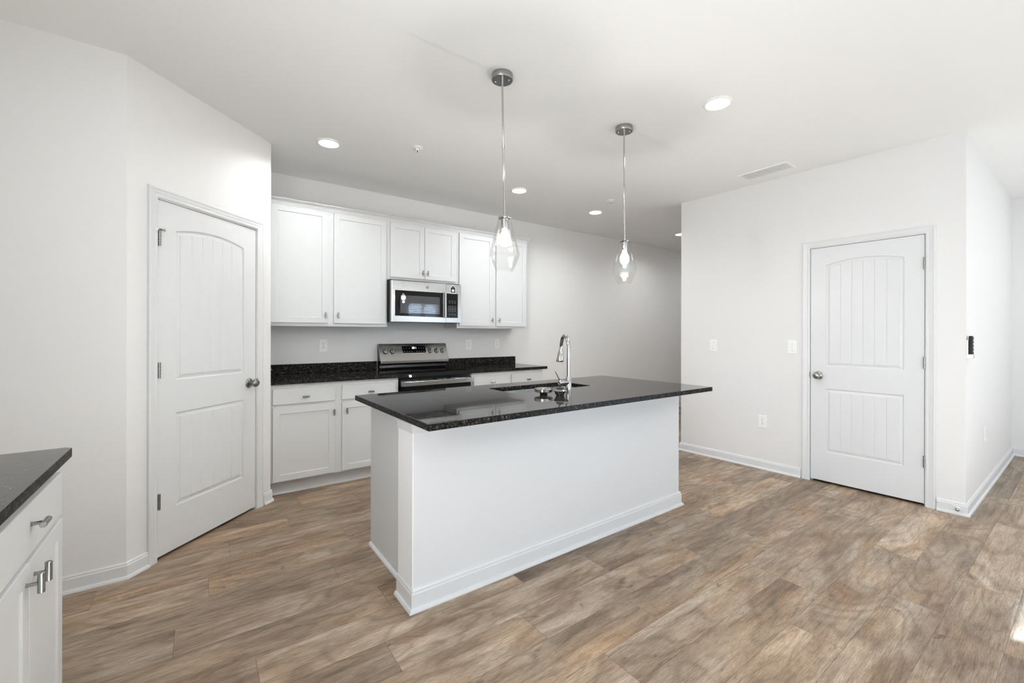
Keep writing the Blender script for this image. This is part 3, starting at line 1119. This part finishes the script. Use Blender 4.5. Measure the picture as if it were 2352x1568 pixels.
counter('island_countertop', [(0.7564, 1.638), (2.925, 1.638), (2.925, 2.676), (0.7564, 2.676)],
        [[(1.575, 2.205), (2.272, 2.178), (2.272, 2.505), (1.575, 2.505)]][:0] or
        [[(1.600, 2.190), (2.262, 2.190), (2.277, 2.205), (2.277, 2.473), (2.262, 2.488), (1.600, 2.488), (1.585, 2.473), (1.585, 2.205)]],
        0.884, 0.914, 'large black speckled granite slab on the island with a sink cutout')
sk = MB()
a0, a1, b0, b1 = 1.578, 2.284, 2.183, 2.495
o4 = [(a0, b0), (a1, b0), (a1, b1), (a0, b1)]
rim_o = [sk.v((x, y, 0.8832)) for x, y in ((a0 - 0.02, b0 - 0.02), (a1 + 0.02, b0 - 0.02), (a1 + 0.02, b1 + 0.02), (a0 - 0.02, b1 + 0.02))]
rim = [sk.v((x, y, 0.8832)) for x, y in o4]
bot = [sk.v((x + (0.02 if x < 2 else -0.02), y + (0.02 if y < 2.3 else -0.02), 0.70)) for x, y in o4]
rb = [sk.v((x, y, 0.8822)) for x, y in ((a0 - 0.02, b0 - 0.02), (a1 + 0.02, b0 - 0.02), (a1 + 0.02, b1 + 0.02), (a0 - 0.02, b1 + 0.02))]
bb = [sk.v((x + (-0.002 if x < 2 else 0.002), y + (-0.002 if y < 2.3 else 0.002), 0.697)) for x, y in o4]
for i in range(4):
    j = (i + 1) % 4
    sk.f([rim_o[i], rim_o[j], rim[j], rim[i]])
    sk.f([rim[i], rim[j], bot[j], bot[i]])
    sk.f([rim_o[i], rim_o[j], rb[j], rb[i]])
    sk.f([rb[i], rb[j], bb[j], bb[i]])
sk.f(bot); sk.f(bb[::-1])
sko = sk.build('sink', 'sink', None, bevel=0.01, seg=3)
tag(sko, 'undermount stainless steel sink basin set below the island top', 'sink')
MB().lathe([(0, 0.0), (0.045, 0.0), (0.045, 0.003), (0.03, 0.001), (0, 0.001)], (1.93, 2.34, 0.701), (0, 0, 1), 28).build('drain', 'chrome', sko, smooth=True, auto=40)

# faucet
fa = thing('faucet', 'tall gooseneck pull-down faucet with side lever beside the island sink', 'faucet', (1.915, 2.042, 0.914))
m = MB()
m.lathe([(0, 0), (0.0205, 0), (0.0205, 0.002), (0.0185, 0.003), (0.0185, 0.095), (0.0165, 0.098), (0.0, 0.098)], (0, 0, 0), (0, 0, 1), 32)
m.build('faucet_body', 'chrome', fa, smooth=True, auto=40)
dx, dy = 0.47, 0.883
R = 0.098
pts = [(0, 0, 0.09 + 0.02 * i) for i in range(10)]
zc = 0.272
for i in range(0, 25):
    t = PI * i / 24
    pts.append(((R - R * math.cos(t)) * dx, (R - R * math.cos(t)) * dy, zc + 0.9 * R * math.sin(t)))
pts.append((2 * R * dx, 2 * R * dy, 0.262))
MB().tube(pts, 0.0115, 20).build('spout', 'chrome', fa, smooth=True, auto=60)
MB().lathe([(0.0, 0), (0.0225, 0), (0.0245, 0.004), (0.0235, 0.03), (0.0165, 0.075), (0.0130, 0.084), (0, 0.084)],
           (2 * R * dx - 0.009, 2 * R * dy + 0.003, 0.180), (0.11, -0.03, 1), 28).build('spray_head', 'chrome', fa, smooth=True, auto=40)
m = MB()
m.lathe([(0.0, 0.0), (0.0165, 0.0), (0.0165, 0.05), (0.0155, 0.051), (0.0155, 0.053), (0.0170, 0.054), (0.0170, 0.070), (0.013, 0.074), (0, 0.074)],
        (-0.012, 0, 0.063), (-1, -0.05, 0), 28)
hd = m.build('handle', 'chrome', fa, smooth=True, auto=40)
MB().tube([(-0.072, -0.003, 0.072), (-0.086, -0.003, 0.092), (-0.104, -0.004, 0.118), (-0.118, -0.004, 0.137)], [0.0052, 0.0045, 0.004, 0.0036], 12).build('lever', 'chrome', hd, smooth=True, auto=60)

# strainer flange and basket on the counter
fl1 = thing('sink_flange', 'wide round chrome sink flange standing on a black stem on the island top', 'flange', (1.705, 2.040, 0.914))
MB().lathe([(0.0, 0), (0.021, 0), (0.0235, 0.003), (0.0235, 0.016), (0.0, 0.016)], (0, 0, 0.0002), (0, 0, 1), 28).build('stem', 'rubber', fl1, smooth=True, auto=40)
MB().lathe([(0.0, 0.016), (0.050, 0.016), (0.0575, 0.020), (0.0580, 0.036), (0.0555, 0.038), (0.052, 0.033), (0.015, 0.031), (0.012, 0.036), (0.010, 0.040), (0, 0.041)],
           (0, 0, 0), (0, 0, 1), 40).build('flange', 'chrome', fl1, smooth=True, auto=35)
bs = thing('sink_strainer', 'small chrome basket strainer with black stopper right beside the faucet', 'strainer', (1.755, 1.945, 0.914))
MB().lathe([(0, 0), (0.022, 0), (0.026, 0.004), (0.033, 0.020), (0.0385, 0.026), (0.0395, 0.029), (0.0370, 0.031), (0.030, 0.036), (0.024, 0.040), (0.0, 0.040)],
           (0, 0, 0.0003), (0, 0, 1), 36).build('basket', 'chrome', bs, smooth=True, auto=40)
MB().lathe([(0, 0.0402), (0.022, 0.0402), (0.0235, 0.043), (0.022, 0.048), (0.006, 0.049), (0.005, 0.056), (0, 0.056)], (0, 0, 0), (0, 0, 1), 28).build('stopper', 'rubber', bs, smooth=True, auto=40)

# ------------------------------------------------------------------ foreground cabinet (faces +x)
fg = thing('base_cabinet', 'large foreground white base cabinet with one drawer over two doors, facing the island', 'cabinet', (0, 0, 0), group=None)
FX = -0.354
m = MB()
m.box(-0.975, FX - 0.0195, 1.30, 1.998, 0.10, 0.8835)
m.box(-0.975, FX - 0.085, 1.30, 1.998, 0.0, 0.0995)
m.build('cabinet_body', 'cab', fg)


def turned(mb):
    # local x -> world y, local -y -> world +x
    bmesh.ops.transform(mb.bm, matrix=Matrix.Translation((FX, 0, 0)) @ Matrix.Rotation(PI / 2, 4, 'Z'), verts=mb.bm.verts)
    return mb


def tpull(par, y, z, horiz=False):
    o = pull(par, y, 0, z, horiz)
    for v in o.data.vertices:
        v.co = Matrix.Translation((FX, 0, 0)) @ Matrix.Rotation(PI / 2, 4, 'Z') @ v.co
    return o


dr = turned(MB().box(1.322, 1.994, 0, 0.019, 0.704, 0.838)).build('drawer', 'cab', fg, bevel=0.003)
tpull(dr, 1.668, 0.784, True)
for a, b, hy in ((1.322, 1.6545, 1.6275), (1.6575, 1.994, 1.6955)):
    dd = turned(shaker(a, b, 0.125, 0.690, 0, rail=0.050)).build('cabinet_door', 'cab', fg, bevel=0.0015)
    tpull(dd, hy, 0.641)
counter('countertop', [(-0.978, 0.6), (-0.3305, 0.6), (-0.3305, 1.985), (-0.3455, 2.0), (-0.978, 2.0)], [], 0.884, 0.914,
        'black granite counter end with clipped corner on the foreground cabinet', 'black granite countertops')
m = MB().box(-0.975, FX - 0.0, 0.62, 1.297, 0.0, 0.8835).build('base_cabinet', 'cab')
tag(m, 'plain white cabinet side beyond the left edge of the view', 'cabinet')


# ------------------------------------------------------------------ pendants
def pendant(loc, tilt, label):
    p = thing('pendant_light', label, 'lamp', loc, 0, 'glass pendant lights over the island')
    MB().lathe([(0.0, 0), (0.060, 0), (0.060, 0.030), (0.058, 0.033), (0, 0.033)], (0, 0, 0), (0, 0, -1), 48).build('canopy', 'nickel', p, smooth=True, auto=40)
    for a in (2.3, 5.45):
        sc = MB()
        sc.lathe([(0.0045, 0), (0.0045, 0.004), (0.003, 0.006), (0, 0.0065)], (0.038 * math.cos(a), 0.038 * math.sin(a), -0.033), (0, 0, -1), 14)
        sc.build('canopy_screw', 'chrome', p, smooth=True, auto=40)
    vx, vy = tilt
    def ax(z):   # lean of the rod
        f = (-z - 0.033) / 0.77
        return (vx * f, vy * f, z)
    MB().tube([ax(-0.033 - 0.0766 * i) for i in range(11)], 0.0055, 14).build('rod', 'chrome', p, smooth=True, auto=60)
    MB().cyl(ax(-0.395), ax(-0.415), 0.0072, n=14).build('rod_collar', 'chrome', p, smooth=True, auto=40)
    MB().cyl(ax(-0.033), ax(-0.050), 0.0075, n=14).build('rod_collar', 'chrome', p, smooth=True, auto=40)
    cx, cy, _ = ax(-0.80)
    MB().lathe([(0, -0.797), (0.012, -0.797), (0.034, -0.800), (0.036, -0.806), (0.034, -0.810), (0.022, -0.812), (0.0205, -0.860), (0.018, -0.866), (0, -0.866)],
               (cx, cy, 0), (0, 0, 1), 32).build('socket', 'chrome', p, smooth=True, auto=40)
    MB().lathe([(0.0, -0.862), (0.013, -0.866), (0.017, -0.885), (0.028, -0.905), (0.033, -0.925), (0.031, -0.945), (0.020, -0.962), (0, -0.968)],
               (cx, cy, 0), (0, 0, 1), 24).build('bulb', 'bulb', p, smooth=True)
    g = MB()
    n = 8
    t = 0.0028
    for off in (0, t):
        prof = [(0.036 - off, -0.802), (0.0875 - off, -1.010), (0.083 - off, -1.025), (0.050 - off, -1.104)]
        rings = [g.ring((cx, cy, z), (0, 0, 1), r, n, 0.30) for r, z in prof]
        for A, B in zip(rings, rings[1:]):
            for i in range(n):
                g.f([A[i], A[(i + 1) % n], B[(i + 1) % n], B[i]])
        if off == 0:
            last = rings[-1]
        else:
            for i in range(n):
                g.f([last[i], last[(i + 1) % n], rings[-1][(i + 1) % n], rings[-1][i]])
    g.build('glass_shade', 'shade_glass', p)
    pl = bpy.data.lights.new('pendant_glow', 'POINT')
    pl.energy = BULB_W
    pl.color = (1, 0.975, 0.935)
    pl.shadow_soft_size = 0.012
    po = bpy.data.objects.new('pendant_glow', pl)
    C.objects.link(po)
    po.location = (loc[0] + cx, loc[1] + cy, loc[2] - 0.99)
    return p


pendant((1.370, 2.008, HC), (0.0125, -0.0092), 'clear glass pendant light hanging in front of the white wall cabinets')
pendant((2.406, 2.003, HC), (0.004, -0.003), 'clear glass pendant light hanging before the bare back wall, nearer the door')


# ------------------------------------------------------------------ recessed lights
def downlight(x, y, label, inview=True):
    t = thing('recessed_light', label, 'lamp', (x, y, HC), 0, 'round recessed ceiling lights')
    MB().lathe([(0.086, 0), (0.086, 0.004), (0.072, 0.009), (0.068, 0.006), (0.068, 0)], (0, 0, 0), (0, 0, -1), 40, caps=False).build('trim_ring', 'plastic', t, smooth=True, auto=40)
    MB().lathe([(0, 0.005), (0.068, 0.005), (0.068, 0.0), (0, 0.0)], (0, 0, 0), (0, 0, -1), 40, caps=False).build('diffuser', 'lamp', t)
    l = bpy.data.lights.new('recessed_beam', 'AREA')
    l.shape = 'DISK'
    l.size = 0.13
    l.energy = DOWNLIGHT_W
    l.color = (0.955, 1.0, 1.045)
    l.spread = math.radians(150)
    o = bpy.data.objects.new('recessed_beam', l)
    C.objects.link(o)
    o.location = (x, y, HC - 0.012)


downlight(0.795, 3.517, 'recessed ceiling light in front of the wall cabinet beside the pantry')
downlight(2.611, 3.518, 'recessed ceiling light just beside the rod of the pendant before the cabinets')
downlight(3.810, 3.600, 'recessed ceiling light close to the small sprinkler by the second pendant rod')
downlight(5.633, 3.648, 'farthest, smallest recessed ceiling light, touching the edge of the door wall')
downlight(2.629, 1.443, 'largest and nearest recessed ceiling light, alone between pendants and air vent')
for x, y in ((-0.1, 1.7), (0.80, 1.45), (4.3, -0.9), (2.0, -1.3), (5.9, -0.9), (7.5, 3.6)):  # unseen lamps added for fill; the second continues the kitchen row
    l = bpy.data.lights.new('unseen_downlight', 'AREA')
    l.shape = 'DISK'
    l.size = 0.13
    l.energy = DOWNLIGHT_W * (0.55 if y == 1.7 else 1.0)
    l.color = (0.955, 1.0, 1.045)
    o = bpy.data.objects.new('unseen_downlight', l)
    C.objects.link(o)
    o.location = (x, y, HC - 0.012)


def sprinkler(x, y, label):
    t = thing('fire_sprinkler', label, 'sprinkler', (x, y, HC), 0, 'ceiling fire sprinklers')
    MB().lathe([(0.040, 0), (0.040, 0.003), (0.030, 0.008), (0.018, 0.010), (0, 0.010)], (0, 0, 0), (0, 0, -1), 28).build('escutcheon', 'plastic', t, smooth=True, auto=40)
    m = MB()
    m.cyl((0, 0, -0.010), (0, 0, -0.020), 0.010, n=16)
    m.tube([(-0.010, 0, -0.018), (-0.013, 0, -0.028), (-0.009, 0, -0.038), (0, 0, -0.044)], 0.0022, 8)
    m.tube([(0.010, 0, -0.018), (0.013, 0, -0.028), (0.009, 0, -0.038), (0, 0, -0.044)], 0.0022, 8)
    m.lathe([(0, 0.044), (0.014, 0.044), (0.014, 0.0455), (0, 0.0455)], (0, 0, 0), (0, 0, -1), 20)
    m.build('sprinkler_head', 'plastic', t)
    MB().cyl((0, 0, -0.021), (0, 0, -0.040), 0.0032, n=10).build('glass_bulb', 'slot', t)


sprinkler(1.374, 3.190, 'white fire sprinkler on the ceiling in front of the wall cabinets')
sprinkler(3.603, 3.184, 'small white fire sprinkler on the ceiling beside the second pendant rod')

# ceiling vent
vt = thing('air_vent', 'white rectangular return air grille on the ceiling near the door wall', 'vent', (4.0705, 1.786, HC), math.radians(-0.3))
m = MB().plate([(-0.096, -0.205), (0.096, -0.205), (0.096, 0.205), (-0.096, 0.205)], [[(-0.078, -0.187), (0.078, -0.187), (0.078, 0.187), (-0.078, 0.187)]], -0.008, 0.0)
m.build('frame', 'plastic', vt, bevel=0.002)
m = MB()
for i in range(25):
    y = -0.180 + i * 0.015
    m.T = Matrix.Translation((0, y, -0.006)) @ Matrix.Rotation(math.radians(20), 4, 'X')
    m.box(-0.078, 0.078, -0.0060, 0.0060, -0.0006, 0.0006)
m.build('louvers', 'plastic', vt)
MB().box(-0.0785, 0.0785, -0.1875, 0.1875, -0.003, -0.0005).build('back_plate', 'plastic', vt)


# ------------------------------------------------------------------ outlets and switches
def plate_base(t, w=0.076, h=0.122):
    return MB().box(-w / 2, w / 2, -0.006, 0, -h / 2, h / 2).build('cover_plate', 'plastic', t, bevel=0.003)


def outlet(loc, rz, label, grp='white wall outlets'):
    t = thing('wall_outlet', label, 'outlet', loc, rz, grp)
    cp_ = plate_base(t)
    for z in (-0.020, 0.020):
        pts = []
        for i in range(24):
            a = 2 * PI * i / 24
            pts.append((0.0172 * math.cos(a), max(-0.0125, min(0.0125, 0.0172 * math.sin(a))) + z))
        r = MB().plate(pts, [], -0.0075, -0.005, 'y').build('receptacle', 'plastic', t, bevel=0.0005)
        sl_ = MB().box(-0.0085, -0.0060, -0.0079, -0.007, z + 0.000, z + 0.009).box(0.0060, 0.0082, -0.0079, -0.007, z + 0.001, z + 0.008)
        sl_.lathe([(0.0026, 0.007), (0.0026, 0.0079)], (0, 0, z - 0.006), (0, -1, 0), 12)
        sl_.build('slots', 'slot', r)
    MB().lathe([(0.003, 0.006), (0.003, 0.0068)], (0, 0, 0), (0, -1, 0), 12).build('screw', 'nickel', t)
    return t


outlet((0.962, YB, 1.169), 0, 'white outlet between pantry wall and stove, above the black backsplash')
outlet((2.566, YB, 1.160), 0, 'white outlet just past the stove control panel, above the backsplash')
outlet((2.968, YB, 1.163), 0, 'white outlet above the free end of the backsplash')
s_ = 2.7838 - 1.929
outlet((*on(FR, RA, s_ + 0.0), 0.4525), RA, 'white outlet low on the wall between island and arched door')
outlet((5.20, NR[1], 0.474), 0, 'white outlet low on the wall beyond the outside corner, under the remote')


def switch(loc, rz, label, round_=False):
    t = thing('light_switch', label, 'switch', loc, rz, 'white wall switches')
    plate_base(t)
    MB().box(-0.0055, 0.0055, -0.0072, -0.005, -0.0125, 0.0125).build('toggle_surround', 'plastic', t)
    tg = MB()
    tg.T = Matrix.Translation((0, -0.007, 0)) @ Matrix.Rotation(math.radians(-28), 4, 'X')
    tg.box(-0.0035, 0.0035, -0.011, 0.0, -0.004, 0.004)
    tg.build('toggle', 'plastic', t, bevel=0.001)
    for z in (-0.030, 0.030):
        MB().lathe([(0.0028, 0.006), (0.0028, 0.0068)], (0, 0, z), (0, -1, 0), 12).build('screw', 'nickel', t)
    return t


switch((*on(FR, RA, 2.7838 - 2.4165), 1.169), RA, 'white light switch near the hall edge of the wall, above the island top end')
switch((*on(FR, RA, 2.7838 - 1.678), 1.170), RA, 'white light switch beside the door casing')

# remote in its wall holder
rm = thing('remote_holder', 'white wall bracket holding the black remote near the outside corner', 'bracket', (4.428, NR[1], 1.192))
MB().box(-0.028, 0.115, -0.004, 0, -0.075, 0.055).build('plate', 'plastic', rm, bevel=0.002)
m = MB().box(-0.022, 0.022, -0.008, -0.004, -0.06, 0.06)
m.box(-0.024, 0.024, -0.034, -0.004, -0.080, -0.074).box(-0.024, -0.021, -0.034, -0.004, -0.075, -0.045).box(0.021, 0.024, -0.034, -0.004, -0.075, -0.045)
m.build('cradle', 'plastic', rm)
rc = MB().box(-0.0205, 0.0205, -0.030, -0.0085, -0.0735, 0.086).build('remote_control', 'black', None, bevel=0.005, seg=3)
rc.location = (4.428, NR[1], 1.192)
tag(rc, 'slim black remote control standing in the wall bracket', 'remote')
for i in range(5):
    MB().lathe([(0.006, 0.029), (0.006, 0.0325), (0, 0.0330)], (0.0, 0, 0.068 - i * 0.026), (0, -1, 0), 14).build('button', 'rubber', rc)

# door stop
ds = thing('door_stop', 'small round metal door stop on the baseboard right of the door', 'door stop', (*on(FR, RA, 2.172), 0.042), RA)
MB().lathe([(0, 0.010), (0.013, 0.010), (0.013, 0.016), (0.006, 0.020), (0.006, 0.030), (0.009, 0.032)], (0, 0, 0), (0, -1, 0), 20).build('post', 'plastic', ds, smooth=True, auto=40)
MB().lathe([(0, 0.0325), (0.0125, 0.0325), (0.0135, 0.037), (0.011, 0.044), (0.006, 0.048), (0, 0.049)], (0, 0, 0), (0, -1, 0), 20).build('domed_tip', 'chrome', ds, smooth=True, auto=40)
